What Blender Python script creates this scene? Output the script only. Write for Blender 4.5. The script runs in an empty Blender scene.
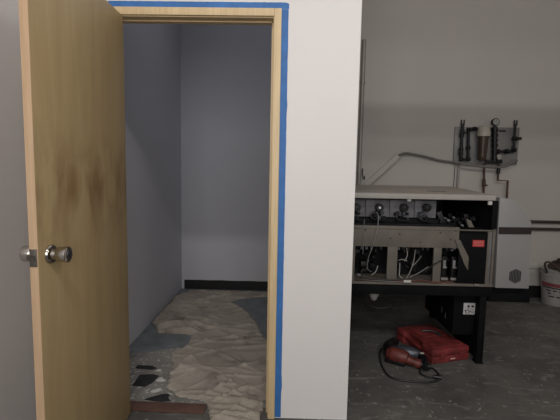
import bpy, bmesh, math, random
from mathutils import Vector, Matrix, noise
random.seed(7)
S = bpy.context.scene
COL = S.collection
WLOC = {}

# ------------------------------------------------------------------ materials
def srgb(r, g, b):
    f = lambda c: (c/255/12.92) if c/255 <= .04045 else ((c/255+.055)/1.055)**2.4
    return (f(r), f(g), f(b), 1)

def mat(name, col, rough=.6, metal=0, var=.12, scale=6, bump=0, bscale=60, coat=0, spec=.5):
    """principled material whose colour wanders by +-var with a noise of the given scale"""
    m = bpy.data.materials.new(name); m.use_nodes = True
    nt = m.node_tree; b = nt.nodes['Principled BSDF']
    b.inputs['Roughness'].default_value = rough; b.inputs['Metallic'].default_value = metal
    b.inputs['Specular IOR Level'].default_value = spec
    if coat: b.inputs['Coat Weight'].default_value = coat
    tc = nt.nodes.new('ShaderNodeTexCoord')
    n = nt.nodes.new('ShaderNodeTexNoise'); n.inputs['Scale'].default_value = scale
    n.inputs['Detail'].default_value = 6
    nt.links.new(tc.outputs['Object'], n.inputs['Vector'])
    r = nt.nodes.new('ShaderNodeValToRGB')
    c = list(col)[:3]
    r.color_ramp.elements[0].position = .3; r.color_ramp.elements[1].position = .7
    r.color_ramp.elements[0].color = [max(0, x*(1-var)) for x in c]+[1]
    r.color_ramp.elements[1].color = [min(1, x*(1+var)) for x in c]+[1]
    nt.links.new(n.outputs['Fac'], r.inputs['Fac'])
    nt.links.new(r.outputs['Color'], b.inputs['Base Color'])
    if bump:
        n2 = nt.nodes.new('ShaderNodeTexNoise'); n2.inputs['Scale'].default_value = bscale
        n2.inputs['Detail'].default_value = 4
        nt.links.new(tc.outputs['Object'], n2.inputs['Vector'])
        bp = nt.nodes.new('ShaderNodeBump'); bp.inputs['Strength'].default_value = bump
        bp.inputs['Distance'].default_value = .01
        nt.links.new(n2.outputs['Fac'], bp.inputs['Height'])
        nt.links.new(bp.outputs['Normal'], b.inputs['Normal'])
    return m

def mix(nt, fac, a, b_):
    x = nt.nodes.new('ShaderNodeMix'); x.data_type = 'RGBA'
    if isinstance(fac, float): x.inputs[0].default_value = fac
    else: nt.links.new(fac, x.inputs[0])
    for s, v in ((6, a), (7, b_)):
        if isinstance(v, (tuple, list)): x.inputs[s].default_value = v
        else: nt.links.new(v, x.inputs[s])
    return x.outputs[2]

def noise_fac(nt, vec, scale, detail, lo, hi, dist=0):
    n = nt.nodes.new('ShaderNodeTexNoise'); n.inputs['Scale'].default_value = scale
    n.inputs['Detail'].default_value = detail; n.inputs['Distortion'].default_value = dist
    nt.links.new(vec, n.inputs['Vector'])
    r = nt.nodes.new('ShaderNodeMapRange'); r.clamp = True
    r.inputs[1].default_value = lo; r.inputs[2].default_value = hi
    nt.links.new(n.outputs['Fac'], r.inputs[0])
    return r.outputs[0]

def mapping(nt, sc, loc=(0, 0, 0), kind='Object'):
    tc = nt.nodes.new('ShaderNodeTexCoord'); m = nt.nodes.new('ShaderNodeMapping')
    m.inputs['Scale'].default_value = sc; m.inputs['Location'].default_value = loc
    nt.links.new(tc.outputs[kind], m.inputs['Vector'])
    return m.outputs[0]

def math_(nt, op, a, b_):
    n = nt.nodes.new('ShaderNodeMath'); n.operation = op
    for i, v in enumerate((a, b_)):
        if isinstance(v, (int, float)): n.inputs[i].default_value = v
        else: nt.links.new(v, n.inputs[i])
    return n.outputs[0]

def wood(name, c0, c1, stain=None, rough=.5, grain=.5):
    m = bpy.data.materials.new(name); m.use_nodes = True; nt = m.node_tree
    b = nt.nodes['Principled BSDF']; b.inputs['Roughness'].default_value = rough
    g1 = noise_fac(nt, mapping(nt, (7, 7, .55)), 1.6, 4, .3, .7, 1.2)
    g2 = noise_fac(nt, mapping(nt, (60, 60, 2.2)), 2, 3, .3, .7)
    col = mix(nt, g1, c0, c1)
    dk = tuple(x*.78 for x in c0[:3])+(1,)
    col = mix(nt, math_(nt, 'MULTIPLY', g2, grain), col, dk)
    if stain:
        # grubby hand marks: brown blotches in a band at hand height
        sp = nt.nodes.new('ShaderNodeSeparateXYZ'); tc = nt.nodes.new('ShaderNodeTexCoord')
        nt.links.new(tc.outputs['Object'], sp.inputs[0])
        z = sp.outputs[2]
        leaf = math_(nt, 'MULTIPLY', math_(nt, 'GREATER_THAN', sp.outputs[1], .02), .09)   # second veneer leaf, a shade browner
        col = mix(nt, leaf, col, (.20, .13, .06, 1))
        d = math_(nt, 'ABSOLUTE', math_(nt, 'SUBTRACT', z, stain[0]), 0)
        band = math_(nt, 'SUBTRACT', 1.0, math_(nt, 'DIVIDE', d, stain[1]))
        band = math_(nt, 'MAXIMUM', band, 0.0)
        bl = noise_fac(nt, mapping(nt, (5.5, 7.5, 3.0), (.3, .55, 0)), 1.4, 5, .40, .60, .4)
        f = math_(nt, 'MULTIPLY', band, bl)
        col = mix(nt, math_(nt, 'MULTIPLY', f, .8), col, stain[2])
    nt.links.new(col, b.inputs['Base Color'])
    return m

def concrete(name, dark, light, speck, rough=.7, sp_lo=.66):
    m = bpy.data.materials.new(name); m.use_nodes = True; nt = m.node_tree
    b = nt.nodes['Principled BSDF']; b.inputs['Roughness'].default_value = rough
    v = mapping(nt, (1, 1, 1))
    col = mix(nt, noise_fac(nt, v, 1.7, 7, .32, .68, .6), dark, light)
    col = mix(nt, math_(nt, 'MULTIPLY', noise_fac(nt, v, 9, 8, .5, .72), .5), col, tuple(x*.6 for x in dark[:3])+(1,))
    col = mix(nt, math_(nt, 'MULTIPLY', noise_fac(nt, v, 34, 3, sp_lo, sp_lo+.05), .75), col, speck)
    col = mix(nt, math_(nt, 'MULTIPLY', noise_fac(nt, mapping(nt, (1, 3, 1), (4, 2, 0)), 5, 8, .56, .7, 1.5), .35), col, speck)
    nt.links.new(col, b.inputs['Base Color'])
    n2 = nt.nodes.new('ShaderNodeTexNoise'); n2.inputs['Scale'].default_value = 25; n2.inputs['Detail'].default_value = 8
    nt.links.new(v, n2.inputs['Vector'])
    bp = nt.nodes.new('ShaderNodeBump'); bp.inputs['Strength'].default_value = .25; bp.inputs['Distance'].default_value = .01
    nt.links.new(n2.outputs['Fac'], bp.inputs['Height']); nt.links.new(bp.outputs['Normal'], b.inputs['Normal'])
    return m

M = {}
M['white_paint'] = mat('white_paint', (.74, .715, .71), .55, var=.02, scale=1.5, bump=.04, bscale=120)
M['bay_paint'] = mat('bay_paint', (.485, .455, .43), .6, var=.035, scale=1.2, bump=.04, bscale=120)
M['side_paint'] = mat('side_paint', (.66, .64, .65), .6, var=.03, scale=1.2, bump=.04)
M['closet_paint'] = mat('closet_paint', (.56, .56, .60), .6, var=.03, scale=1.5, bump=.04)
M['ceiling'] = mat('ceiling_white', (.7, .69, .67), .8, var=.03)
M['concrete'] = concrete('dusty_concrete', (.066, .064, .061, 1), (.135, .129, .119, 1), (.32, .31, .29, 1))
M['scraped'] = concrete('scraped_subfloor', (.19, .18, .165, 1), (.33, .315, .29, 1), (.6, .58, .55, 1), sp_lo=.6)
M['vinyl'] = mat('blue_grey_vinyl', (.165, .18, .19), .5, var=.25, scale=9)
M['rubber_base'] = mat('black_vinyl_base', (.011, .011, .011), .45, var=.3, scale=14)
M['birch'] = wood('birch_veneer', (.40, .288, .142, 1), (.465, .345, .18, 1), (1.20, .25, (.20, .105, .038, 1)), grain=.25)
M['birch_edge'] = wood('birch_edge', (.50, .335, .20, 1), (.60, .42, .27, 1))
M['pine'] = wood('pine_casing', (.62, .46, .26, 1), (.72, .56, .34, 1))
M['tape'] = mat('blue_masking_tape', (.035, .15, .42), .6, var=.15, scale=14)
M['steel'] = mat('brushed_steel', (.46, .43, .39), .2, 1, var=.08, scale=30)
M['steel_dark'] = mat('dark_recess', (.05, .05, .05), .4, .6)
M['latch_steel'] = mat('worn_latch_steel', (.20, .185, .165), .38, 1, var=.15, scale=60)
M['cloth'] = None
M['black_tile'] = mat('black_mastic_tile', (.02, .019, .02), .7, var=.5, scale=20, bump=.3)
M['paper'] = mat('paper_scrap', (.62, .6, .57), .8, var=.08)
M['redwood'] = wood('reddish_board', (.10, .052, .04, 1), (.16, .085, .065, 1))
M['cream_lid'] = mat('cream_enamel', (.30, .275, .245), .5, var=.12, scale=4)
M['lid_edge'] = mat('pale_enamel', (.36, .34, .315), .45, var=.06)
M['tan_metal'] = mat('tan_primed_metal', (.135, .118, .10), .6, 0, var=.2, scale=8)
M['black_metal'] = mat('black_painted_steel', (.005, .005, .006), .7, 0, var=.25, scale=10, spec=.12)
M['dark_inside'] = mat('dark_housing', (.010, .010, .012), .7, var=.3, scale=12, spec=.15)
M['grey_plate'] = mat('grey_zinc_plate', (.14, .138, .15), .55, 0, var=.35, scale=14)
M['motor_black'] = mat('black_plastic', (.008, .008, .009), .35, var=.2)
M['cover_grey'] = mat('light_grey_enamel', (.25, .245, .245), .45, var=.04, scale=3)
M['band_brown'] = mat('dark_brown_band', (.022, .014, .014), .5)
M['wire_grey'] = mat('grey_wire', (.22, .21, .2), .5, var=.1)
M['wire_black'] = mat('black_wire', (.012, .012, .013), .5)
M['wire_red'] = mat('dull_red_wire', (.14, .045, .035), .5)
M['wire_white'] = mat('white_connector', (.55, .54, .5), .5)
M['label_red'] = mat('red_label', (.48, .035, .04), .55, var=.12, scale=40)
M['label_pale'] = mat('pale_print', (.62, .34, .3), .6)
M['sticker_white'] = mat('white_sticker', (.5, .5, .5), .6, var=.3, scale=60)
M['case_red'] = mat('red_case_plastic', (.175, .026, .026), .6, var=.45, scale=9, bump=.05)
M['tool_red'] = mat('red_tool_body', (.13, .026, .019), .5, var=.45, scale=22)
M['tool_grey'] = mat('blue_grey_tool_metal', (.075, .08, .1), .35, .4, var=.2, scale=30)
M['board_grey'] = mat('grey_backing_board', (.25, .245, .24), .5, .3, var=.12, scale=5)
M['pipe_black'] = mat('black_iron_pipe', (.011, .011, .013), .45, .3)
M['bowl_brown'] = mat('amber_brown_bowl', (.065, .042, .03), .35, var=.15, scale=9)
M['cap_white'] = mat('offwhite_filter_cap', (.44, .41, .36), .45)
M['copper'] = mat('tarnished_copper', (.085, .04, .032), .45, .5, var=.2, scale=30)
M['conduit'] = mat('grey_conduit', (.33, .31, .29), .45, .3)
M['hose_grey'] = mat('grey_hose', (.16, .15, .145), .5)
M['duct'] = mat('pale_raceway', (.46, .425, .39), .5)
M['pipe_dark'] = mat('dark_brown_pipe', (.06, .042, .036), .5, .2)
M['bucket'] = mat('white_bucket_plastic', (.30, .29, .28), .45, var=.12, scale=10)
M['bucket_red'] = mat('dull_red_print', (.22, .045, .055), .5)
M['rag'] = mat('brown_rag', (.06, .04, .033), .9, var=.4, scale=20)
M['wall_trim'] = mat('cream_trim', (.5, .47, .43), .5)
M['gauge_face'] = mat('gauge_face', (.4, .39, .37), .4)
M['glint'] = mat('glint_white', (.8, .8, .8), .5)

# ------------------------------------------------------------------ mesh helpers (world coordinates)
def box(bm, x0, x1, y0, y1, z0, z1, bev=0, rot=None, piv=None):
    r = bmesh.ops.create_cube(bm, size=1)
    vs = r['verts']
    for v in vs:
        v.co = Vector(((x0+x1)/2+v.co.x*(x1-x0), (y0+y1)/2+v.co.y*(y1-y0), (z0+z1)/2+v.co.z*(z1-z0)))
    if rot is not None:
        p = Vector(piv) if piv else Vector(((x0+x1)/2, (y0+y1)/2, (z0+z1)/2))
        for v in vs: v.co = rot @ (v.co-p)+p
    if bev:
        es = list({e for v in vs for e in v.link_edges})
        bmesh.ops.bevel(bm, geom=es, offset=bev, segments=2, affect='EDGES', profile=.6)

def ring(bm, c, ax, r, seg):
    ax = Vector(ax).normalized()
    u = ax.orthogonal().normalized(); w = ax.cross(u)
    return [bm.verts.new(Vector(c)+r*(math.cos(2*math.pi*i/seg)*u+math.sin(2*math.pi*i/seg)*w)) for i in range(seg)]

def skin(bm, rings, cap=True):
    for a, b_ in zip(rings, rings[1:]):
        n = len(a)
        for i in range(n): bm.faces.new((a[i], a[(i+1) % n], b_[(i+1) % n], b_[i]))
    if cap:
        bm.faces.new(rings[0][::-1]); bm.faces.new(rings[-1])

def lathe(bm, p, axis, prof, seg=24):
    """prof = [(t along axis, radius)]"""
    ax = Vector(axis).normalized()
    skin(bm, [ring(bm, Vector(p)+ax*t, ax, max(r, .0004), seg) for t, r in prof])

def cyl(bm, a, b_, r0, r1=None, seg=16):
    a, b_ = Vector(a), Vector(b_)
    lathe(bm, a, b_-a, [(0, r0), ((b_-a).length, r0 if r1 is None else r1)], seg)

def tube(bm, pts, r, seg=8, smooth=True, rad=None):
    P = [Vector(p) for p in pts]
    if smooth and len(P) > 2:
        Q = []
        for i in range(len(P)-1):
            p0, p1, p2, p3 = P[max(i-1, 0)], P[i], P[i+1], P[min(i+2, len(P)-1)]
            for k in range(6):
                t = k/6
                Q.append(.5*((2*p1)+(p2-p0)*t+(2*p0-5*p1+4*p2-p3)*t*t+(3*p1-p0-3*p2+p3)*t**3))
        Q.append(P[-1]); P = Q
    u = None; rings = []
    for i, p in enumerate(P):
        t = (P[min(i+1, len(P)-1)]-P[max(i-1, 0)]).normalized()
        u = t.orthogonal().normalized() if u is None else (u-t*u.dot(t)).normalized()
        w = t.cross(u)
        rings.append([bm.verts.new(p+r*(math.cos(2*math.pi*k/seg)*u+math.sin(2*math.pi*k/seg)*w)) for k in range(seg)])
    skin(bm, rings)

def prism(bm, poly, axis, a, b_, bev=0):
    """poly in the two other axes (order x,y,z without axis)"""
    def pt(p, t):
        return {'x': (t, p[0], p[1]), 'y': (p[0], t, p[1]), 'z': (p[0], p[1], t)}[axis]
    A = [bm.verts.new(pt(p, a)) for p in poly]; B = [bm.verts.new(pt(p, b_)) for p in poly]
    skin(bm, [A, B])
    if bev:
        es = list({e for v in A+B for e in v.link_edges})
        bmesh.ops.bevel(bm, geom=es, offset=bev, segments=2, affect='EDGES', profile=.6)

def blob(bm, c, s, seg=16):
    r = bmesh.ops.create_uvsphere(bm, u_segments=seg, v_segments=seg//2, radius=1)
    for v in r['verts']: v.co = Vector((c[0]+v.co.x*s[0], c[1]+v.co.y*s[1], c[2]+v.co.z*s[2]))

def B(): return bmesh.new()

def finish(name, bm, m, parent=None, base=None, angle=40):
    bmesh.ops.recalc_face_normals(bm, faces=bm.faces)
    for f in bm.faces: f.smooth = True
    for e in bm.edges:
        if len(e.link_faces) == 2 and e.calc_face_angle(0) > math.radians(angle): e.smooth = False
    cs = [v.co for v in bm.verts]
    lo = Vector([min(c[i] for c in cs) for i in range(3)]); hi = Vector([max(c[i] for c in cs) for i in range(3)])
    o_ = Vector(((lo.x+hi.x)/2, (lo.y+hi.y)/2, lo.z)) if base is None else Vector(base)
    for v in bm.verts: v.co -= o_
    me = bpy.data.meshes.new(name); bm.to_mesh(me); bm.free()
    me.materials.append(M[m] if isinstance(m, str) else m)
    o = bpy.data.objects.new(name, me); COL.objects.link(o)
    WLOC[o] = o_
    if parent:
        o.parent = parent; o.location = o_-WLOC[parent]
    else: o.location = o_
    return o

def tag(o, label, cat, group=None):
    o['label'] = label; o['category'] = cat
    if group: o['group'] = group
    return o

def thing(name, label, cat, loc, group=None):
    o = bpy.data.objects.new(name, None); COL.objects.link(o); o.location = loc
    o.empty_display_size = .1
    WLOC[o] = Vector(loc)
    return tag(o, label, cat, group)

def struct(name, bm, m, parent=None):
    o = finish(name, bm, m, parent)
    if parent is None: o['kind'] = 'structure'
    return o

def sbox(name, m, *a, parent=None, bev=0):
    bm = B(); box(bm, *a, bev); return struct(name, bm, m, parent)

# ------------------------------------------------------------------ setting
W = .7225; XL = -.328; YB = 2.217; XE = 1.140; JL = -.055; CEIL = 4.6; XR = 5.2; YF = -3.5
sbox('floor', 'concrete', XL-.12, XR+.12, YF-.12, YB+.12, -.1, 0)
bm = B(); box(bm, XL, 1.02, .085, YB, 0, .002); struct('floor_closet', bm, 'scraped')
bm = B(); prism(bm, [(XL, .655), (.115, .808), (.45, .88), (1.02, .9), (1.02, YB), (XL, YB)], 'z', .002, .0045)
struct('floor_closet_vinyl', bm, 'vinyl')
sbox('ceiling', 'ceiling', XL-.12, XR+.12, YF-.12, YB+.12, CEIL, CEIL+.1)
sbox('ceiling_closet', 'ceiling', XL, 1.02, .085, YB, 3.3, 3.4)
sbox('wall_left', 'side_paint', XL-.12, XL, YF, 0, 0, CEIL)
sbox('wall_closet_left', 'closet_paint', XL-.12, XL, 0, YB, 0, CEIL)
sbox('wall_closet_back', 'closet_paint', XL-.12, 1.08, YB, YB+.12, 0, CEIL)
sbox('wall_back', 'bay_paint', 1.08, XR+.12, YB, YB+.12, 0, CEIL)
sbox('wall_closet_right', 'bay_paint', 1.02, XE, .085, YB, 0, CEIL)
bm = B()
box(bm, XL, JL-.02, 0, .085, 0, CEIL); box(bm, W+.02, XE, 0, .085, 0, CEIL); box(bm, JL-.02, W+.02, 0, .085, 2.042, CEIL)
struct('wall_front', bm, 'white_paint')
sbox('wall_right', 'bay_paint', XR, XR+.12, YF, YB, 0, CEIL)
sbox('wall_rear', 'bay_paint', XL-.12, XR+.12, YF-.12, YF, 0, CEIL)
sbox('shadow_beam', 'ceiling', XE+.001, XR-.001, -.06, .04, 2.51, 2.63)          # unseen beam added to cast the shadow band on the back wall
def wavy_strip(name, x0, x1, y, z1, th, m):
    bm = B(); n = max(6, int((x1-x0)/.05)); rg = []
    for i in range(n+1):
        x = x0+(x1-x0)*i/n; zt = z1+.004*noise.noise((x*6, 1, 0))
        rg.append([bm.verts.new(p) for p in ((x, y, .0), (x, y-th, .0), (x, y-th*.8, zt), (x, y, zt))])
    skin(bm, rg); return struct(name, bm, m)
wavy_strip('baseboard_closet', -.298, 1.015, YB-.001, .105, .007, 'rubber_base')
wavy_strip('baseboard_back', XE+.005, XR-.005, YB-.001, .13, .007, 'rubber_base')
bm = B(); box(bm, 2.3, XR-.01, YB-.022, YB-.001, .322, .388, .004); struct('trim_2', bm, 'wall_trim')

# door frame: jambs, stops and slim pine casing
bm = B()
box(bm, JL-.02, JL, 0, .085, 0, 2.042); box(bm, W, W+.02, 0, .085, 0, 2.042); box(bm, JL, W, 0, .085, 2.022, 2.042)
box(bm, W-.010, W, .045, .078, 0, 2.022); box(bm, JL, W, .045, .078, 2.016, 2.022)
fr = struct('trim_3', bm, 'pine')
bm = B()
def casing(bm, poly_a, poly_b): pass
for (x0, x1, z0, z1) in ((JL-.042, JL-.005, 0, 2.063), (W+.003, W+.038, 0, 2.063), (JL-.005, W+.003, 2.027, 2.063)):
    box(bm, x0, x1, -.013, -.0005, z0, z1, .003)
struct('casing', bm, 'pine', fr)

# open door, hinged on the left jamb and swung square to the wall
DT = .029
door = B(); box(door, -DT, 0, -.724, -.016, .012, 2.018, .0012)
door = struct('door_1', door, 'birch')
bm = B(); box(bm, -DT+.0005, -.0005, -.7262, -.7241, .0125, 2.0175); finish('edge_banding', bm, 'birch_edge', door)
KZ, KY = .998, -.66
for sx, x0 in ((1, 0), (-1, -DT)):
    bm = B()
    lathe(bm, (x0, KY, KZ), (sx, 0, 0), [(0, .033), (.004, .033), (.009, .029), (.011, .019), (.026, .0165), (.027, .0235), (.03, .0255), (.056, .0275), (.062, .0265), (.064, .022), (.064, .014)], 32)
    k = finish('door_knob', bm, 'steel', door)
    bm = B(); lathe(bm, (x0+sx*.0635, KY, KZ), (sx, 0, 0), [(0, .0135), (.003, .0125), (.0035, .010)], 24)
    cylk = finish('key_cylinder', bm, 'steel_dark' if sx > 0 else 'steel', k)
    if sx > 0:
        bm = B(); box(bm, x0+.0665, x0+.0678, KY-.001, KY+.001, KZ-.006, KZ+.006); finish('keyhole', bm, 'steel', k)
bm = B(); box(bm, -.0275, -.0035, -.7285, -.7262, KZ-.029, KZ+.029, .0006); lp = finish('latch_plate', bm, 'latch_steel', door)
bm = B(); prism(bm, [(-.021, -.7285), (-.010, -.7285), (-.010, -.733), (-.021, -.742)], 'z', KZ-.009, KZ+.009); finish('latch_bolt', bm, 'steel', lp)
for z in (.25, 1.05, 1.82):
    bm = B(); box(bm, JL+.0008, -.006, -.0158, -.0142, z-.045, z+.045); cyl(bm, (-.036, -.0185, z-.045), (-.036, -.0185, z+.045), .0042); finish('hinge', bm, 'steel', door)

# blue masking tape round the casing, torn edges
def tape(name, label, pts_a, pts_b, y=-.0003, th=.0007):
    bm = B()
    rg = [[bm.verts.new((a[0], y, a[1])), bm.verts.new((b_[0], y, b_[1])), bm.verts.new((b_[0], y-th, b_[1])), bm.verts.new((a[0], y-th, a[1]))] for a, b_ in zip(pts_a, pts_b)]
    skin(bm, rg); return tag(finish(name, bm, 'tape'), label, 'tape')
n = 60
pa = [(W+.0385, .004+2.0585*i/n) for i in range(n+1)]
pb = [(W+.071+.0016*noise.noise((i*.9, 3, 0))+(.003 if i in (5, 6, 47) else 0), .004+2.0585*i/n) for i in range(n+1)]
tape('painters_tape', 'upright strip of blue painters tape down the right side of the door casing', pa, pb)
pa = [(-.075+(W+.071+.077)*i/n, 2.0635) for i in range(n+1)]
pb = [(-.075+(W+.071+.077)*i/n, 2.093+.0012*noise.noise((i*.8, 7, 0))-(.006 if i == n else 0)) for i in range(n+1)]
tape('painters_tape', 'level strip of blue painters tape above the head of the door casing', pa, pb)

# ------------------------------------------------------------------ closet floor: cloth and debris
def cloth_mat():
    m = bpy.data.materials.new('stained_canvas'); m.use_nodes = True; nt = m.node_tree
    b = nt.nodes['Principled BSDF']; b.inputs['Roughness'].default_value = .9
    v = mapping(nt, (1, 1, 1))
    col = mix(nt, noise_fac(nt, v, 2.6, 6, .35, .65, .5), (.44, .39, .33, 1), (.31, .27, .232, 1))
    col = mix(nt, math_(nt, 'MULTIPLY', noise_fac(nt, v, 6, 7, .55, .68), .55), col, (.15, .122, .10, 1))
    col = mix(nt, math_(nt, 'MULTIPLY', noise_fac(nt, v, 13, 4, .64, .72), .55), col, (.52, .47, .40, 1))
    nt.links.new(col, b.inputs['Base Color'])
    n2 = nt.nodes.new('ShaderNodeTexNoise'); n2.inputs['Scale'].default_value = 28; n2.inputs['Detail'].default_value = 6
    n2.inputs['Distortion'].default_value = 1.5
    nt.links.new(v, n2.inputs['Vector'])
    bp = nt.nodes.new('ShaderNodeBump'); bp.inputs['Strength'].default_value = .5; bp.inputs['Distance'].default_value = .012
    nt.links.new(n2.outputs['Fac'], bp.inputs['Height']); nt.links.new(bp.outputs['Normal'], b.inputs['Normal'])
    return m
M['cloth'] = cloth_mat()
POLY = [(-.30, 1.93), (-.22, 2.12), (.0, 2.175), (.88, 2.175), (.88, 2.04), (.608, 2.0), (.42, 1.93), (.313, 1.881), (.286, 1.787), (.40, 1.64), (.47, 1.523), (.555, 1.33),
        (.585, 1.223), (.633, 1.003), (.684, .932), (.86, .86), (.86, .22), (.70, .135), (.69, .02), (.69, -.15), (.43, -.13), (.425, -.062), (.405, .005), (.392, .10),
        (.333, .12), (.19, .16), (.125, .23), (.102, .315), (.085, .43), (.059, .543), (.003, .688), (.06, .75), (.078, .806), (.085, .93), (.069, 1.01), (-.20, 1.02),
        (-.245, 1.12), (-.30, 1.2), (-.305, 1.5)]
def seg_dist(p, a, b_):
    ax, ay = a; bx, by = b_; dx, dy = bx-ax, by-ay
    t = max(0, min(1, ((p[0]-ax)*dx+(p[1]-ay)*dy)/(dx*dx+dy*dy)))
    return math.hypot(p[0]-ax-t*dx, p[1]-ay-t*dy)
def sdf(p):
    ins = False; d = 9
    for i in range(len(POLY)):
        a, b_ = POLY[i], POLY[(i+1) % len(POLY)]
        if (a[1] > p[1]) != (b_[1] > p[1]) and p[0] < (b_[0]-a[0])*(p[1]-a[1])/(b_[1]-a[1])+a[0]: ins = not ins
        d = min(d, seg_dist(p, a, b_))
    return d if ins else -d
def ridge(x, y, s, k): return 1-abs(noise.noise((x*s, y*s, k)))*2.2
def cloth_h(x, y):
    wx = x+.10*noise.noise((x*2.0, y*2.0, 5)); wy = y+.10*noise.noise((x*2.0, y*2.0, 9))
    def cr(ang, su, sv, k, pw):      # long thin creases running along the direction ang
        c, s_ = math.cos(ang), math.sin(ang); u_, v_ = wx*c+wy*s_, -wx*s_+wy*c
        return max(0, 1-abs(noise.noise((u_*su, v_*sv, k)))*1.8)**pw
    m1 = .35+.65*max(0, min(1, .5+1.4*noise.noise((x*1.9, y*1.7, 31))))
    m2 = max(0, min(1, .5+1.6*noise.noise((x*2.3, y*2.1, 47))))
    h = .006+m1*(.020*cr(.5, 1.3, 4.5, 2, 8)+.016*cr(-.35, 1.6, 6.5, 8, 8))+m2*(.017*cr(.15, 2.2, 10, 14, 6)+.012*cr(1.1, 2.0, 8, 21, 7))
    h += .012*max(0, noise.noise((x*2.1, y*1.8, 14)))
    h += .035*math.exp(-((x+.30)/.07)**2)*max(0, min(1, (y-1.1)*5))*(0.6+.4*noise.noise((y*7, 1, 1)))   # bunched up against the wall
    h += .045*math.exp(-((y-1.115-.15*(x+.1))/.028)**2)*(1 if x < .1 else max(0, 1-(x-.1)*8))                        # folded flap
    h += .036*math.exp(-((y-1.04-.06*x)/.016)**2)*(1 if x < .06 else max(0, 1-(x-.06)*10))
    return h
STEP = .0095
def build_cloth():
    bm = B(); x0, y0 = -.312, -.16; nx = int(1.21/STEP); ny = int(2.345/STEP); g = {}
    for j in range(ny+1):
        for i in range(nx+1):
            x, y = x0+i*STEP, y0+j*STEP
            d = sdf((x, y))+.012*noise.noise((x*11, y*11, 3))
            if d > 0:
                e = min(1, d/.03)
                z = .0055+(cloth_h(x, y)-.003)*(.6+.4*e)
                if y < .12 and x > .02: z += .001
                g[i, j] = bm.verts.new((x+.004*noise.noise((x*20, y*20, 1)), y+.004*noise.noise((x*20, y*20, 6)), z))
    for (i, j) in list(g):
        q = [g.get(k) for k in ((i, j), (i+1, j), (i+1, j+1), (i, j+1))]
        if all(q): bm.faces.new(q)
    bmesh.ops.delete(bm, geom=[v for v in bm.verts if not v.link_faces], context='VERTS')
    # thickness: skirt down to the floor at the border
    be = [e for e in bm.edges if len(e.link_faces) == 1]
    ret = bmesh.ops.extrude_edge_only(bm, edges=be)
    for v in ret['geom']:
        if isinstance(v, bmesh.types.BMVert): v.co.z = .0048 if v.co.y > .12 else .001
    return finish('drop_cloth', bm, 'cloth', angle=180)
tag(build_cloth(), 'crumpled stained canvas drop cloth spread over the closet floor', 'drop cloth')

def shard(name, m, label, cat, poly, z0, th, group=None, curl=0):
    bm = B(); A = [bm.verts.new((x, y, z0+curl*noise.noise((x*30, y*30, 0))*.5+abs(curl)*.5)) for x, y in poly]
    Bv = [bm.verts.new((v.co.x, v.co.y, v.co.z+th)) for v in A]
    skin(bm, [A, Bv]); return tag(finish(name, bm, m), label, cat, group)
shard('floor_tile', 'black_tile', 'torn black floor tile piece nearest the brown board in the closet doorway', 'tile', [(.022, .125), (.06, .15), (.10, .178), (.13, .185), (.155, .178), (.15, .15), (.175, .118), (.13, .108), (.08, .112)], .0022, .003, None)
shard('floor_tile', 'black_tile', 'squarish black floor tile piece beyond the white scrap, left of the drop cloth', 'tile', [(-.10, .262), (-.02, .255), (.01, .30), (.022, .382), (-.02, .40), (-.10, .388)], .0022, .003, None)
shard('floor_tile', 'black_tile', 'thin dark strip of broken floor tile farthest from the brown board', 'tile', [(-.16, .47), (-.045, .455), (-.02, .475), (-.06, .505), (-.16, .51)], .0022, .003, None)
shard('paper_scrap', 'paper', 'largest white scrap, lying between two black tile pieces inside the closet doorway', 'scrap', [(.035, .19), (.07, .19), (.09, .215), (.083, .24), (.062, .232), (.05, .222), (.034, .215)], .0022, .002, None, .008)
shard('paper_scrap', 'paper', 'pale scrap of paper close against the left edge of the drop cloth', 'scrap', [(.025, .315), (.075, .31), (.085, .335), (.06, .345), (.05, .365), (.03, .35)], .0022, .0015, None, .006)
shard('paper_scrap', 'paper', 'small pale scrap by the thin dark tile strip', 'scrap', [(-.02, .44), (.012, .432), (.02, .455), (-.005, .463)], .0022, .0015, None, .004)
bm = B(); rz = Matrix.Rotation(-.02, 3, 'Z')
box(bm, -.048, .385, .012, .088, .0, .011, .0015, rz)
o = tag(finish('wooden_board', bm, 'redwood'), 'reddish brown wooden board lying across the closet threshold', 'board'); o.location.z = .0025

# ------------------------------------------------------------------ the machine on its black table
mc = thing('industrial_machine', 'opened industrial machine with cream lid and grey end cover on black legs', 'machine', (1.8, 1.1, 0))
X0, X1, Y0, Y1 = 1.165, 2.196, .65, 1.56
def part(name, m, *boxes, parent=None, bev=.0015):
    bm = B()
    for b_ in boxes: box(bm, *b_, bev)
    return finish(name, bm, m, parent or mc)
# table
part('front_rail', 'black_metal', (X0, 2.20, .655, .70, .474, .543))
part('back_rail', 'black_metal', (X0, 2.20, 1.51, 1.555, .474, .543))
part('side_rail', 'black_metal', (X0, X0+.045, .70, 1.51, .474, .543))
part('side_rail', 'black_metal', (2.126, 2.20, .70, 1.51, .474, .543))
for x0, x1 in ((X0, X0+.045), (2.126, 2.170)):
    for y0 in (.655, 1.52):
        bm = B(); box(bm, x0, x1, y0, y0+.05, .0, .474, .002); box(bm, x0-.003, x1+.003, y0-.004, y0+.054, 0, .012, .001)
        finish('leg', bm, 'black_metal', mc)
    bm = B(); prism(bm, [(.705, .022), (1.52, .022), (1.52, .474), (.705, .474)], 'x', x0+.01, x1-.01); finish('leg_panel', bm, 'black_metal', mc)
bx = part('control_box', 'black_metal', (1.985, 2.1345, .735, 1.30, .17, .472), bev=.003)
bm = B(); box(bm, 2.052, 2.132, .7325, .7345, .32, .402); st = finish('sticker', bm, 'sticker_white', bx); st['label'] = 'scuffed white sticker with black marks'
bm = B()
for cx in (2.086, 2.114): lathe(bm, (cx, .7325, .378), (0, -1, 0), [(0, .009), (.0008, .009)], 12)
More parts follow.
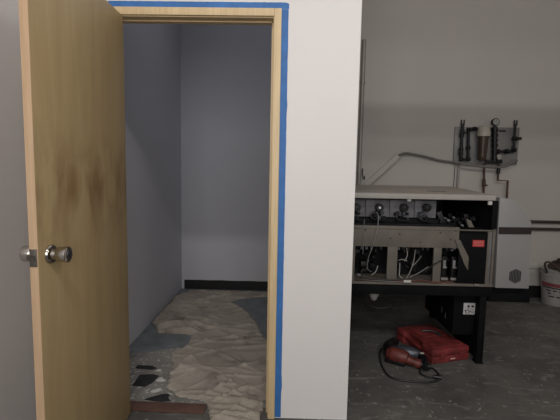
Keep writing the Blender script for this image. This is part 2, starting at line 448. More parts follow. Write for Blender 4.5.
for i in range(26):
    x, z = 2.058+random.random()*.064, .322+random.random()*.038
    box(bm, x, x+.003+random.random()*.007, .7315, .7324, z, z+.002+random.random()*.005)
finish('sticker_mark', bm, 'motor_black', st)
for y, z in ((.93, .26), (.86, .24)):
    bm = B(); box(bm, 1.9835, 1.9849, y, y+.015, z, z+.04); finish('switch', bm, 'grey_plate', bx)
# body shell
part('base_plate', 'tan_metal', (X0, X1, Y0, Y1, .543, .558))
part('back_panel', 'dark_inside', (X0, X1, Y1-.02, Y1, .558, 1.155))
part('end_panel', 'dark_inside', (X0, X0+.015, Y0+.03, Y1-.02, .558, 1.122))
part('end_panel', 'dark_inside', (X1-.015, X1, Y0+.03, Y1-.02, .558, 1.122))
part('inner_deck', 'dark_inside', (X0+.015, X1-.015, .68, Y1-.02, .90, .92))
part('inner_wall', 'dark_inside', (X0+.015, X1-.015, .88, .89, .558, .90))
# front frame: beam and posts
part('front_beam', 'tan_metal', (X0, 1.955, Y0, Y0+.025, .803, .944))
part('beam_flange', 'tan_metal', (X0, 2.185, Y0-.004, Y0+.012, .922, .930), bev=.001)
for x0, x1 in ((X0, 1.268), (1.486, 1.553), (1.795, 1.847)):
    part('post', 'tan_metal', (x0, x1, Y0+.002, Y0+.024, .562, .803))
part('front_lip', 'tan_metal', (X0, X1, Y0-.006, Y0+.02, .545, .562))
for x, z in ((1.33, .915), (1.40, .87), (1.50, .86), (1.56, .89), (1.70, .84), (1.83, .905), (1.9, .86), (1.93, .92)):
    bm = B(); lathe(bm, (x, Y0, z), (0, -1, 0), [(0, .006), (.002, .005), (.0025, .002)], 10); finish('bolt', bm, 'steel_dark', mc)
# right-hand frame strips
part('end_strip', 'tan_metal', (2.145, 2.160, Y0, Y0+.02, .562, .93), (2.176, 2.192, Y0-.004, Y0+.02, .562, .935))
part('corner_post', 'black_metal', (2.162, 2.198, Y0-.002, Y0+.03, .938, 1.125))
part('end_strip', 'grey_plate', (2.161, 2.175, Y0+.004, Y0+.02, .562, .93))
blk = part('access_panel', 'black_metal', (1.958, 2.142, Y0-.003, Y0+.012, .566, .906))
bm = B(); box(bm, 2.045, 2.122, Y0-.0042, Y0-.003, .817, .862); lb = finish('warning_label', bm, 'label_red', blk); lb['label'] = 'red warning label'
bm = B()
for r in range(4):
    x = 2.051
    while x < 2.112:
        w_ = .004+random.random()*.010
        box(bm, x, min(x+w_, 2.116), Y0-.0048, Y0-.0042, .853-r*.0095, .8555-r*.0095); x += w_+.003
finish('label_print', bm, 'label_pale', lb)
# tan slanting bracket in front of the fuse bay
bm = B(); prism(bm, [(1.925, .862), (1.958, .862), (2.022, .745), (2.022, .655), (1.995, .70)], 'y', Y0-.012, Y0-.002, .001); finish('slanted_bracket', bm, 'tan_metal', mc)
# upper slot: motor plates with black motors
cxs = [1.20, 1.277, 1.431, 1.60, 1.753]
edges = [(1.18, 1.222), (1.226, 1.341), (1.344, 1.506), (1.509, 1.676), (1.679, 1.826)]
for i, ((a, b_), cx) in enumerate(zip(edges, cxs)):
    pl = part('motor_plate', 'grey_plate', (a, b_, .74, .75, .985, 1.105))
    if i == 0: continue
    zc_ = 1.046+.003*i
    bm = B(); lathe(bm, (cx, .74, zc_), (0, -1, 0), [(0, .027), (.04, .027), (.044, .023), (.044, .013), (.040, .011)], 24); mo = finish('motor', bm, 'motor_black', pl)
    bm = B(); lathe(bm, (cx, .70, zc_), (0, -1, 0), [(0, .0085), (.008, .0075), (.009, .003)], 14)
    finish('motor_shaft', bm, 'glint' if i == 2 else 'steel_dark', mo)  # one motor gets a white tip, a reflection painted as colour
    for k in range(7):
        x = cx-.065+random.random()*.10; z = .965+random.random()*.045
        bm = B(); box(bm, x, x+.012+random.random()*.025, .72-random.random()*.03, .74, z, z+.008+random.random()*.016, 0, Matrix.Rotation(random.uniform(-.6, .6), 3, 'Y'))
        finish('motor_bracket', bm, random.choice(['dark_inside', 'dark_inside', 'steel_dark', 'tool_grey']), pl)
    bm = B(); tube(bm, [(cx-.02, .715, zc_-.02), (cx-.055, .705, 1.005), (cx-.04, .70, .975), (cx+.03, .705, .965)], .005); finish('motor_cable', bm, 'wire_black', pl)
part('slot_wall', 'dark_inside', (X0+.02, 1.94, .752, .757, .925, .985))
part('lower_tray', 'dark_inside', (X0+.02, 1.94, .70, .75, .925, .955))
# jumble at the right of the upper slot
for k in range(14):
    x = 1.83+random.random()*.28; z = .935+random.random()*.07
    bm = B(); box(bm, x, x+.015+random.random()*.03, .70+random.random()*.1, .80+random.random()*.1, z, z+.015+random.random()*.04, .002, Matrix.Rotation(random.uniform(-.5, .5), 3, 'Y'))
    finish('fitting', bm, random.choice(['dark_inside', 'dark_inside', 'motor_black', 'steel_dark']), mc)
for (x, z, s) in ((1.895, .985, .010), (1.872, 1.0, .006), (1.93, 1.005, .007), (1.99, .952, .009)):
    bm = B(); box(bm, x-s, x+s, .69, .71, z-s*.7, z+s*.7, .002, Matrix.Rotation(.5, 3, 'Y')); finish('clip', bm, 'grey_plate', mc)
bm = B(); prism(bm, [(2.0, 1.0), (2.03, .99), (2.055, .945), (2.02, .945)], 'y', .66, .69, .001); finish('slanted_bracket', bm, 'tan_metal', mc)
bm = B(); box(bm, 2.13, 2.155, Y0-.006, Y0+.01, 1.098, 1.122, .002); finish('latch', bm, 'wire_white', mc)
# bays: boards, connectors, fuse blocks and wires
def bay(x0, x1):
    for k in range(12):
        bm = B(); x = x0+random.random()*(x1-x0-.04); z = .575+random.random()*.18
        box(bm, x, x+.012+random.random()*.03, .78+random.random()*.05, .88, z, z+.01+random.random()*.03, .001)
        finish('circuit_block', bm, random.choice(['dark_inside', 'dark_inside', 'steel_dark']), mc)
    n_ = int((x1-x0)/.033)
    for k in range(n_):
        x = x0+.012+k*.033
        bm = B(); box(bm, x, x+.016, .70, .73, .772, .796, .002); finish('connector', bm, random.choice(['steel_dark', 'dark_inside', 'grey_plate', 'steel_dark']), mc)
    for k in range(5):
        x = x0+.02+random.random()*(x1-x0-.04); z = .60+random.random()*.15
        bm = B(); box(bm, x, x+.012, .76, .79, z, z+.008, .001); finish('connector', bm, random.choice(['grey_plate', 'steel_dark']), mc)
bay(1.268, 1.486); bay(1.553, 1.795); bay(1.850, 1.955)
for x in (1.885, 1.950):
    bm = B(); box(bm, x-.016, x+.016, .69, .74, .575, .735, .002); fb = finish('fuse_block', bm, 'motor_black', mc)
    bm = B(); box(bm, x-.011, x+.006, .682, .689, .665, .712, .002); box(bm, x-.011, x+.014, .682, .689, .657, .668, .001); finish('fuse_cap', bm, 'cover_grey', fb)
    bm = B(); box(bm, x-.024, x+.022, .672, .689, .577, .593, .002); finish('terminal_strip', bm, 'wire_grey', fb)
bm = B(); blob(bm, (1.935, .665, .80), (.009, .006, .009)); finish('indicator', bm, 'cover_grey', mc)
def wire(m, pts, r=.0035, name='wire'):
    bm = B(); tube(bm, pts, r, 6); return finish(name, bm, m, mc)
wire('wire_grey', [(1.318, .635, .985), (1.317, .630, .93), (1.318, .63, .86), (1.318, .64, .75)], .0018)
wire('wire_grey', [(1.425, .70, 1.01), (1.41, .64, .95), (1.395, .625, .88), (1.378, .632, .80), (1.36, .66, .72), (1.365, .69, .64), (1.40, .72, .61)], .0028)
wire('wire_grey', [(1.625, .70, .79), (1.63, .69, .74), (1.61, .68, .70)], .0035)
wire('wire_grey', [(1.59, .72, .68), (1.565+.02, .70, .64), (1.58, .68, .60), (1.60, .67, .585)], .004)
wire('wire_grey', [(1.575, .70, .70), (1.60, .69, .71), (1.63, .69, .70)], .004)
wire('wire_grey', [(1.685, .70, .78), (1.675, .69, .70), (1.65, .675, .63), (1.625, .668, .585)], .0032)
wire('wire_grey', [(1.735, .72, .73), (1.70, .69, .70), (1.66, .68, .66)], .0028)
wire('wire_grey', [(1.76, .642, .675), (1.70, .648, .63), (1.64, .655, .595)], .0028)
wire('wire_grey', [(1.435, .70, .66), (1.42, .69, .62), (1.39, .68, .60)], .004)
wire('wire_black', [(1.90, .66, .72), (1.86, .635, .73), (1.80, .632, .70), (1.74, .645, .64)], .0045)
wire('wire_black', [(1.275, .64, .62), (1.30, .63, .60), (1.35, .635, .585), (1.50, .635, .58), (1.62, .64, .582)], .005)
wire('wire_red', [(1.29, .645, .592), (1.38, .638, .575), (1.47, .64, .58), (1.57, .636, .574), (1.68, .64, .578), (1.80, .637, .572), (1.93, .64, .574)], .0035)
wire('wire_grey', [(1.28, .648, .60), (1.34, .64, .578), (1.44, .636, .572), (1.53, .638, .568), (1.60, .636, .571)], .003)
wire('wire_red', [(1.63, .632, .575), (1.72, .630, .585), (1.79, .632, .572), (1.85, .634, .57)], .003)
bm = B(); box(bm, 1.595, 1.645, .625, .638, .566, .582, .003); finish('connector', bm, 'wire_white', mc)
bm = B(); blob(bm, (1.295, .63, .61), (.015, .012, .012)); finish('connector', bm, 'grey_plate', mc)
bm = B(); box(bm, 2.07, 2.10, .632, .645, .553, .565, .002); finish('connector', bm, 'wire_grey', mc)
# lid: thin sloping cream slab with a paler front edge
lid = B(); prism(lid, [(.655, 1.108), (1.40, 1.14), (1.50, 1.13), (1.50, 1.155), (1.38, 1.177), (.655, 1.147)], 'x', X0, 2.178, .003)
lid = finish('lid', lid, 'cream_lid', mc)
bm = B(); prism(bm, [(.640, 1.112), (.653, 1.108), (.653, 1.149), (.640, 1.143)], 'x', X0, 2.176, .002); finish('lid_edge', bm, 'lid_edge', lid)
bm = B(); box(bm, 1.80, 1.93, .86, .872, 1.155, 1.1585); finish('lid_slot', bm, 'steel_dark', lid)
bm = B(); box(bm, 1.60, 1.625, .648, .66, 1.094, 1.110, .002); finish('lid_catch', bm, 'lid_edge', lid)
# end cover, chamfered at its upper right, with brown band and vent
cv = B(); prism(cv, [(2.213, .540), (2.436, .540), (2.417, .992), (2.293, 1.139), (2.200, 1.148), (2.204, .93)], 'y', .642, 1.50, .004)
cv = finish('end_cover', cv, 'cover_grey', mc)
bm = B(); prism(bm, [(2.208, .906), (2.422, .909), (2.420, .955), (2.207, .953)], 'y', .6385, .642); finish('band', bm, 'band_brown', cv)
bm = B(); vx, vz, vr = 2.340, .625, .050
for k in range(8):
    x = vx-.04+k*.0098; hh = vr*(1.0-.42*abs(x+.002-vx)/.04)
    box(bm, x, x+.0055, .6375, .6418, vz-hh, vz+hh, .0008)
finish('vent_grille', bm, 'steel_dark', cv)
part('drive_box', 'black_metal', (2.203, 2.485, .70, 1.42, .425, .536), bev=.004)
# loose cable and connector hanging below the table
wire('wire_black', [(1.27, .80, .475), (1.30, .80, .43), (1.37, .80, .365), (1.46, .80, .327), (1.52, .80, .327), (1.60, .80, .36), (1.67, .80, .42), (1.72, .80, .475)], .007, 'hanging_cable')
bm = B(); cyl(bm, (1.435, .78, .475), (1.435, .78, .455), .006); lathe(bm, (1.435, .78, .458), (0, 0, -1), [(0, .02), (.004, .036), (.03, .036), (.04, .028), (.06, .022), (.068, .010)], 16); finish('hanging_socket', bm, 'gauge_face', mc)
# ------------------------------------------------------------------ water filter board on the back wall
wf = thing('filter_board', 'grey wall board carrying black pipes, brown bowl filter and pressure gauge', 'filter', (2.84, 2.15, 1.39))
yw = YB
bm = B(); box(bm, 2.522, 3.175, yw-.022, yw-.001, 1.395, 1.775, .002); bd = finish('backing_board', bm, 'board_grey', wf)
YP = yw-.06
def pipe(m, pts, r, name='pipe', parent=None):
    bm = B(); tube(bm, pts, r, 10, smooth=False); return finish(name, bm, m, parent or wf)
def fitting(x, z, r=.02, ax=(1, 0, 0), L=.04, m='pipe_black', name='fitting', y=None):
    r *= 1.2
    bm = B(); a = Vector(ax)*L/2; cyl(bm, Vector((x, y or YP, z))-a, Vector((x, y or YP, z))+a, r, r, 12); return finish(name, bm, m, wf)
# left riser with valves
pipe('pipe_black', [(2.585, YP, 1.45), (2.575, YP, 1.79)], .014)
for z in (1.72, 1.68, 1.54, 1.50): fitting(2.578, z, .019, (0, 0, 1), .03, name='valve')
bm = B(); box(bm, 2.545, 2.612, YP-.03, YP-.018, 1.70, 1.715, .003); box(bm, 2.572, 2.584, YP-.02, YP, 1.70, 1.715); finish('valve_handle', bm, 'pipe_black', wf)
bm = B(); box(bm, 2.56, 2.566, YP-.01, YP+.01, 1.78, 1.84); box(bm, 2.588, 2.594, YP-.01, YP+.01, 1.78, 1.84); box(bm, 2.56, 2.594, YP-.006, YP+.006, 1.795, 1.803); finish('valve_fork', bm, 'steel_dark', wf)
pipe('pipe_black', [(2.585, YP, 1.442), (2.658, YP, 1.442)], .012)
pipe('pipe_black', [(2.655, YP, 1.442), (2.640, YP, 1.752)], .014)
pipe('pipe_black', [(2.640, YP, 1.750), (2.73, YP, 1.752)], .012)
for x, z in ((2.585, 1.445), (2.657, 1.445), (2.643, 1.742), (2.700, 1.752), (2.648, 1.56)): fitting(x, z, .018, (1, 0, 0), .03)
# filter
fh = B(); lathe(fh, (2.785, YP-.02, 1.675), (0, 0, 1), [(0, .063), (.03, .064), (.07, .06), (.10, .05), (.106, .03)], 28); fh = finish('filter_head', fh, 'cap_white', wf)
bm = B(); lathe(bm, (2.785, YP-.02, 1.675), (0, 0, -1), [(0, .050), (.02, .048), (.20, .042), (.232, .039), (.244, .028)], 28); finish('filter_bowl', bm, 'bowl_brown', fh)
# manifold with gauge
pipe('pipe_black', [(2.835, YP, 1.752), (2.905, YP, 1.755)], .012)
pipe('pipe_black', [(2.902, YP, 1.775), (2.922, YP, 1.42)], .024)
for z in (1.74, 1.69, 1.64, 1.59, 1.53, 1.46): fitting(2.904+(1.775-z)*.056, z, .026, (0, 0, 1), .028)
bm = B(); cyl(bm, (2.90, YP, 1.775), (2.90, YP, 1.80), .008); lathe(bm, (2.90, YP+.012, 1.822), (0, -1, 0), [(0, .036), (.03, .038), (.034, .035), (.034, .030)], 28); gg = finish('pressure_gauge', bm, 'pipe_black', wf)
bm = B(); lathe(bm, (2.90, YP-.0222, 1.822), (0, -1, 0), [(0, .030), (.001, .029)], 28); finish('gauge_face', bm, 'gauge_face', gg)
bm = B(); box(bm, 2.8985, 2.9015, YP-.0255, YP-.0245, 1.817, 1.845, 0, Matrix.Rotation(.6, 3, 'Y')); finish('gauge_needle', bm, 'pipe_black', gg)
bm = B(); box(bm, 2.835, 3.0, YP-.012, YP+.02, 1.405, 1.445, .006); finish('bottom_manifold', bm, 'pipe_black', wf)
bm = B(); lathe(bm, (2.955, YP-.005, 1.472), (0, -1, 0), [(0, .024), (.02, .024), (.022, .014), (.014, .012)], 18); finish('white_union', bm, 'gauge_face', wf)
# right loop
pipe('pipe_black', [(2.915, YP, 1.528), (3.112, YP, 1.53)], .012)
pipe('pipe_black', [(3.112, YP, 1.53), (3.104, YP, 1.80)], .012)
for x, z in ((2.945, 1.528), (3.04, 1.53), (3.110, 1.545), (3.107, 1.66)): fitting(x, z, .020, (1, 0, 0), .035)
bm = B(); box(bm, 3.125, 3.165, YP-.03, YP-.012, 1.645, 1.675, .004); cyl(bm, (3.107, YP, 1.66), (3.13, YP-.02, 1.66), .010); finish('valve_handle', bm, 'pipe_black', wf)
bm = B(); box(bm, 3.092, 3.098, YP-.01, YP+.01, 1.79, 1.845); box(bm, 3.116, 3.122, YP-.01, YP+.01, 1.79, 1.845); box(bm, 3.092, 3.122, YP-.006, YP+.006, 1.80, 1.808); finish('valve_fork', bm, 'steel_dark', wf)
bm = B(); box(bm, 2.965, 3.035, yw-.0235, yw-.022, 1.728, 1.748); finish('name_plate', bm, 'steel_dark', wf)
bm = B(); box(bm, 3.12, 3.165, yw-.035, yw-.022, 1.415, 1.43, .002); finish('board_clip', bm, 'pipe_black', wf)
# pipe supports back to the board
bm = B()
for x, z in ((2.583, 1.47), (2.655, 1.47), (2.903, 1.70), (2.914, 1.50), (3.11, 1.58), (2.785, 1.73)): cyl(bm, (x, YP, z), (x, yw-.022, z), .008)
finish('standoff', bm, 'steel_dark', wf)
# copper drops
pipe('copper', [(2.822, YP, 1.41), (2.838, YP, 1.03)], .0105, 'copper_pipe')
bm = B(); cyl(bm, (2.829, YP, 1.245), (2.834, YP, 1.165), .017); box(bm, 2.835, 2.868, YP-.012, YP-.004, 1.175, 1.19, .002); finish('valve', bm, 'copper', wf)
pipe('copper', [(2.968, YP, 1.42), (2.970, YP, 1.235), (3.072, YP, 1.232), (3.078, YP, .95)], .0105, 'copper_pipe')
bm = B(); cyl(bm, (2.969, YP, 1.39), (2.970, YP, 1.30), .017); finish('valve', bm, 'pipe_black', wf)

# conduits, hose, raceway on the wall
bm = B(); cyl(bm, (1.545, yw-.02, 1.0), (1.545, yw-.02, 2.632), .020, .020, 14)
for z in (2.21, 1.3): cyl(bm, (1.545, yw-.02, z-.012), (1.545, yw-.02, z+.012), .026, .026, 14)
tag(finish('wall_conduit', bm, 'conduit'), 'tall grey conduit up the back wall beside the white partition edge', 'conduit')
bm = B(); cyl(bm, (2.572, yw-.016, 0.39), (2.572, yw-.016, 1.394), .013, .013, 12)
tag(finish('wall_conduit', bm, 'conduit'), 'pale conduit rising from behind the machine to the filter board corner', 'conduit')
bm = B(); cyl(bm, (2.535, yw-.008, 0.39), (2.535, yw-.008, 1.394), .0045, .0045, 8)
tag(finish('wall_cable', bm, 'hose_grey'), 'thin dark cable running up beside the pale conduit under the filter board', 'cable')
bm = B(); dv = Vector((.366, 0, .326)).normalized(); nv = Vector((-dv.z, 0, dv.x))
a, e = Vector((1.545, 0, 1.10)), Vector((1.945, 0, 1.487))
rg = []
for p in (a, e): rg.append([bm.verts.new((p+nv*s+Vector((0, yy, 0)))) for s, yy in ((-.026, yw-.045), (.026, yw-.045), (.026, yw-.061), (-.026, yw-.061))])
skin(bm, rg)
rc = tag(finish('raceway', bm, 'duct', base=(1.7, YB-.05, 1.1)), 'straight pale raceway slanting up the back wall from behind the machine', 'raceway')
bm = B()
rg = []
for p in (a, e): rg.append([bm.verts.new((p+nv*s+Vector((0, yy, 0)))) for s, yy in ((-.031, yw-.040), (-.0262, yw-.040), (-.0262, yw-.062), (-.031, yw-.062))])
skin(bm, rg); finish('shadow_line', bm, 'hose_grey', rc)  # dark strip along the lower edge, standing in for the raceway's shadow
bm = B()
for p in (a+dv*.06, e-dv*.05): cyl(bm, p+Vector((0, yw-.045, 0)), p+Vector((0, yw-.0005, 0)), .012)
finish('wall_clip', bm, 'hose_grey', rc)
bm = B(); tube(bm, [(1.935, yw-.075, 1.482), (1.99, yw-.07, 1.50), (2.05, yw-.04, 1.50), (2.22, yw-.03, 1.472), (2.36, yw-.03, 1.437), (2.52, yw-.036, 1.418), (2.6, yw-.092, 1.395), (2.75, yw-.092, 1.383), (2.89, yw-.095, 1.375), (3.0, yw-.095, 1.39), (3.10, yw-.06, 1.43), (3.15, yw-.036, 1.448)], .0125, 10)
tag(finish('hose', bm, 'hose_grey'), 'grey hose drooping from the raceway top along the bottom of the filter board', 'hose')
for z, lab in ((.820, 'upper of two dark level pipes on the wall right of the machine'), (.744, 'lower of two dark level pipes on the wall right of the machine')):
    bm = B(); cyl(bm, (2.2, yw-.03, z), (XR-.02, yw-.03, z), .0155, .0155, 12)
    for x in (2.4, 3.9, 4.8): box(bm, x-.012, x+.012, yw-.03, yw-.0005, z-.012, z+.012)
    tag(finish('wall_pipe', bm, 'pipe_dark'), lab, 'pipe')
bm = B(); tube(bm, [(1.58, yw-.012, 1.34), (1.577, yw-.03, 1.29), (1.585, yw-.035, 1.245), (1.60, yw-.03, 1.23), (1.604, yw-.012, 1.26)], .005, 8)
tag(finish('cable_hook', bm, 'wire_black'), 'small dark cable loop on the wall at the foot of the tall conduit', 'cable')

# ------------------------------------------------------------------ red tool case
CA = Vector((1.797, .63, 0)); u = Vector((2.11-1.797, .732-.63, 0)).normalized(); w = Vector((-u.y, u.x, 0)); CL, CD, CH = .308, .43, .10
Rz = Matrix.Rotation(math.atan2(u.y, u.x), 3, 'Z')
tc_ = thing('tool_case', 'red plastic tool case lying flat on the concrete by the black table leg', 'case', CA+u*CL/2+w*CD/2)
def cb(bm, a0, a1, b0, b1, z0, z1, bev):
    t = B(); box(t, a0, a1, b0, b1, z0, z1, bev)
    vm = {v: bm.verts.new(Rz @ v.co+CA) for v in t.verts}
    for f in t.faces: bm.faces.new([vm[v] for v in f.verts])
    t.free()
def cpoly(bm, poly, z0, z1, bev):
    t = B(); prism(t, poly, 'z', z0, z1, bev)
    vm = {v: bm.verts.new(Rz @ v.co+CA) for v in t.verts}
    for f in t.faces: bm.faces.new([vm[v] for v in f.verts])
    t.free()
OUT = [(0, 0), (CL, 0), (CL, CD), (0, CD), (0, .34), (.04, .31), (.04, .15), (0, .12)]
bm = B(); cpoly(bm, OUT, .001, .050, .010); finish('case_bottom', bm, 'case_red', tc_)
bm = B(); cpoly(bm, OUT, .052, CH, .014); top = finish('case_lid', bm, 'case_red', tc_)
END_CASE = 1
bm = B(); cpoly(bm, [(.03, .03), (CL-.03, .03), (CL-.03, .12), (.03, .12)], CH-.001, CH+.006, .004); cpoly(bm, [(.07, .2), (CL-.03, .2), (CL-.03, CD-.05), (.07, CD-.05)], CH-.001, CH+.006, .004); finish('raised_panel', bm, 'case_red', top)
bm = B(); cb(bm, .010, .028, .125, .335, .040, .062, .008); finish('handle', bm, 'case_red', tc_)
for a0 in (.06, .22):
    bm = B(); cb(bm, a0, a0+.045, -.010, .004, .035, .07, .003); finish('latch', bm, 'case_red', tc_)
bm = B(); cb(bm, .15, .19, -.002, .001, .02, .03, .001); finish('embossed_plate', bm, 'label_pale', tc_)
# small bent metal piece on the case
p0 = CA+Rz @ Vector((.17, .235, CH+.010))
bm = B(); tube(bm, [p0+Vector((-.06, .03, .004)), p0+Vector((-.02, .02, .012)), p0+Vector((.02, 0, .014)), p0+Vector((.045, -.02, .007))], .0065, 8)
box(bm, p0.x+.035, p0.x+.06, p0.y-.035, p0.y-.01, p0.z-.003, p0.z+.012, .002)
tag(finish('allen_key', bm, 'steel_dark'), 'small dark bent tool resting on the red case lid', 'tool')

# ------------------------------------------------------------------ red power drill with its cord
dr = thing('power_drill', 'red and black corded power drill lying on the floor before the red case', 'drill', (1.62, .60, 0))
ax = Vector((.86, -.5, 0)).normalized(); sd = Vector((-ax.y, ax.x, 0)); up = Vector((0, 0, 1))
O = Vector((1.515, .655, .056))
bm = B(); lathe(bm, O, ax, [(0, .028), (.012, .042), (.05, .049), (.10, .048), (.13, .041), (.145, .036)], 20); body = finish('motor_housing', bm, 'tool_red', dr)
for k in range(4):
    bm = B(); lathe(bm, O+ax*(.022+k*.014), ax, [(0, .0455+.0009*k), (.004, .0460+.0009*k)], 20); finish('vent_rib', bm, 'motor_black', body)
bm = B(); box(bm, -.005, .135, -.040, .034, -.050, -.024, .008, None)
for v in bm.verts: v.co = O+ax*v.co.x+sd*v.co.y+up*v.co.z
finish('lower_shell', bm, 'motor_black', body)
bm = B(); lathe(bm, O+ax*.145-up*.012, (ax-up*.12).normalized(), [(0, .030), (.04, .027), (.07, .030), (.085, .022)], 20); finish('gear_nose', bm, 'tool_red', dr)
bm = B(); lathe(bm, O+ax*.225-up*.022, ax, [(0, .016), (.005, .022), (.05, .022), (.066, .014), (.068, .006)], 16); finish('chuck', bm, 'motor_black', dr)
g0 = O+ax*.055+sd*.075+up*.004
bm = B(); lathe(bm, g0, (ax+sd*.05).normalized(), [(0, .028), (.02, .044), (.08, .046), (.13, .036), (.15, .02)], 18); finish('gear_case', bm, 'tool_grey', dr)
bm = B(); tube(bm, [g0+ax*.14, g0+ax*.18-sd*.02, g0+ax*.20-sd*.07-up*.012, g0+ax*.21-sd*.11-up*.03], .020, 10); finish('side_handle', bm, 'motor_black', dr)
bm = B(); blob(bm, g0+ax*.162+up*.020, (.016, .012, .007)); finish('collar_clip', bm, 'lid_edge', dr)
h0 = O+ax*.0
bm = B(); tube(bm, [h0+ax*.03, h0+sd*.07-ax*.015, h0+sd*.16-ax*.03-up*.010, h0+sd*.26-ax*.015-up*.02], .033, 14); gp = finish('grip', bm, 'motor_black', dr)
bm = B(); blob(bm, h0+sd*.10+ax*.022, (.020, .024, .016)); finish('trigger', bm, 'tool_grey', gp)
zc = .0065
bm = B(); e0 = h0+sd*.26-ax*.015
tube(bm, [e0+Vector((0, 0, -.02)), e0+Vector((-.03, .03, -.036)), e0+Vector((-.07, -.01, -.042)), (1.50, .78, zc), (1.468, .64, zc), (1.462, .52, zc), (1.475, .43, zc), (1.53, .385, zc), (1.61, .372, zc), (1.70, .368, zc), (1.77, .395, zc), (1.803, .46, zc), (1.80, .53, zc), (1.765, .565, zc+.002), (1.72, .55, zc+.004), (1.69, .49, zc), (1.71, .44, zc), (1.76, .425, zc)], .0062, 8)
finish('power_cord', bm, 'wire_black', dr)
bm = B(); cyl(bm, (1.755, .426, .013), (1.80, .418, .013), .012, .014, 12); finish('plug', bm, 'motor_black', dr)

# ------------------------------------------------------------------ bucket at the right edge
bc = (3.562, 2.015, 0)
bk = thing('bucket', 'white plastic bucket with red printed band standing by the back wall', 'bucket', bc)
bm = B()
prof = [(0, .118), (.004, .122), (.30, .146), (.302, .153), (.318, .153), (.32, .148), (.345, .150), (.352, .152), (.352, .145), (.30, .140), (.02, .114)]
lathe(bm, bc, (0, 0, 1), prof, 40); finish('bucket_wall', bm, 'bucket', bk)
bm = B(); lathe(bm, bc, (0, 0, 1), [(.3525, .1535), (.3585, .1535), (.3600, .150)], 40); finish('bucket_lid', bm, 'bucket', bk)
def bband(name, z0, z1, m, a0=0, a1=2*math.pi):
    bm = B(); rg = []; n_ = 40
    rr = lambda z: .122+(z-.004)*.0811+.0012
    for i in range(n_+1):
        t = a0+(a1-a0)*i/n_
        c, s_ = math.cos(t), math.sin(t)
        rg.append([bm.verts.new((bc[0]+c*r, bc[1]+s_*r, z)) for z, r in ((z0, rr(z0)), (z1, rr(z1)), (z1, rr(z1)-.002), (z0, rr(z0)-.002))])
    skin(bm, rg); return finish(name, bm, m, bk)
bband('printed_band', .196, .232, 'bucket_red', math.pi*.95, math.pi*2.05)
bband('printed_line', .178, .190, 'motor_black', math.pi*1.0, math.pi*2.0)
for a, z, L in ((1.10, .150, .10), (1.24, .152, .08), (1.36, .150, .13), (1.52, .151, .1), (1.16, .090, .12), (1.32, .092, .09), (1.45, .089, .12), (1.14, .120, .06), (1.4, .118, .05)):
    bband('print_mark', z, z+.012, 'motor_black', math.pi*a, math.pi*(a+L))
bm = B()
ex = Vector((bc[0]-.148, bc[1]-.02, .30))
tube(bm, [(3.415, 1.955, .335), (3.375, 1.92, .385), (3.352, 1.905, .425), (3.362, 1.90, .452), (3.395, 1.895, .452), (3.435, 1.885, .425), (3.475, 1.875, .385), (3.505, 1.865, .345)], .0095, 8); finish('bail_handle', bm, 'pipe_dark', bk)
bm = B(); n_ = 20
for j in range(6):
    pass
lathe(bm, (bc[0]+.025, bc[1], .3615), (0, 0, 1), [(0, .105), (.012, .112), (.03, .104), (.05, .075), (.06, .04), (.064, .01)], 32)
for v in bm.verts:
    v.co.z += max(0, v.co.z-.366)*.9*noise.noise(v.co*18)
    v.co += Vector((1, 1, 0))*.010*noise.noise(v.co*22)
tag(finish('rag', bm, 'rag', angle=180), 'crumpled dark brown rag heaped on the lid of the white bucket', 'rag')
bm = B(); tube(bm, [(3.53, 1.98, .456), (3.57, 1.98, .462), (3.62, 1.985, .464), (3.70, 1.99, .458)], .02, 12)
tag(finish('hand_tool', bm, 'motor_black'), 'black tool handle lying on the rag over the bucket', 'tool')

lid.location.z += .016
for o in mc.children:
    if o.name.startswith('motor_plate'): o.location.z += .008
# settle on the solved floor
mc.location.y += .017; door.location.x += .003; tc_.location.y += .004; tc_.location.x += .014; dr.location.y += .026; bk.location.y += .017; wf.location.x -= .012; wf.location.z += .008
for o in list(S.objects):
    if o.parent is None and o.name.split('.')[0] in ('allen_key',): o.location.y += .004; o.location.x += .014
    if o.parent is None and o.name.split('.')[0] in ('rag', 'hand_tool'): o.location.y += .017
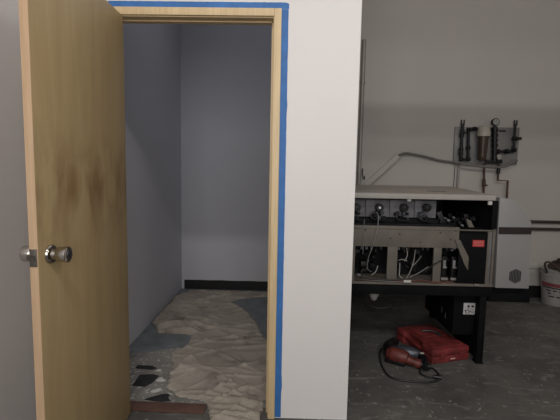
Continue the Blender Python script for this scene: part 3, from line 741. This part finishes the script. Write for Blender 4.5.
# ------------------------------------------------------------------ lights
def area(name, loc, size, power, col=(1, .96, .90), rot=(0, 0, 0)):
    L = bpy.data.lights.new(name, 'AREA'); L.shape = 'RECTANGLE'; L.size, L.size_y = size; L.energy = power; L.color = col
    o = bpy.data.objects.new(name, L); COL.objects.link(o); o.location = loc; o.rotation_euler = rot
    return o
R_ = math.radians
area('ceiling_lamp_door', (.72, -2.6, 3.72), (1.2, .14), 26, rot=(R_(30), 0, 0))
area('ceiling_lamp_bay_front', (3.0, -2.6, 3.4), (1.2, .14), 26, rot=(R_(40), 0, 0))
area('added_front_light', (.9, -3.35, 1.85), (2.0, 1.4), 38, (1, .985, .975), rot=(R_(90), 0, 0))  # broad soft light added behind the camera, no window modelled
area('closet_fill', (.4, 1.1, 3.25), (.5, .5), 2.2, (.86, .9, 1))  # unseen fill light added to brighten the closet walls and cloth
wd = bpy.data.worlds.new('world'); S.world = wd; wd.use_nodes = True
wd.node_tree.nodes['Background'].inputs[0].default_value = (.5, .55, .6, 1); wd.node_tree.nodes['Background'].inputs[1].default_value = .2

# ------------------------------------------------------------------ camera (solved from the door and wall edges)
f, pt, rl, yw_ = 396.46, .0971, .0186, -.0199
F = Vector((math.sin(yw_)*math.cos(pt), math.cos(yw_)*math.cos(pt), -math.sin(pt)))
Rr = Vector((math.cos(yw_), -math.sin(yw_), 0)); U = Rr.cross(F)
R2 = math.cos(rl)*Rr+math.sin(rl)*U; U2 = -math.sin(rl)*Rr+math.cos(rl)*U
cam = bpy.data.cameras.new('camera'); co = bpy.data.objects.new('camera', cam); COL.objects.link(co)
cam.sensor_fit = 'HORIZONTAL'; cam.sensor_width = 36; cam.lens = f/560*36; cam.clip_start = .05
mw = Matrix((R2, U2, -F)).transposed().to_4x4(); mw.translation = Vector((.8089, -1.9734, 1.2929)); co.matrix_world = mw
S.camera = co
S.view_settings.view_transform = 'Standard'; S.view_settings.look = 'None'
S.view_settings.exposure = .14; S.view_settings.gamma = 1; S.view_settings.use_curve_mapping = False
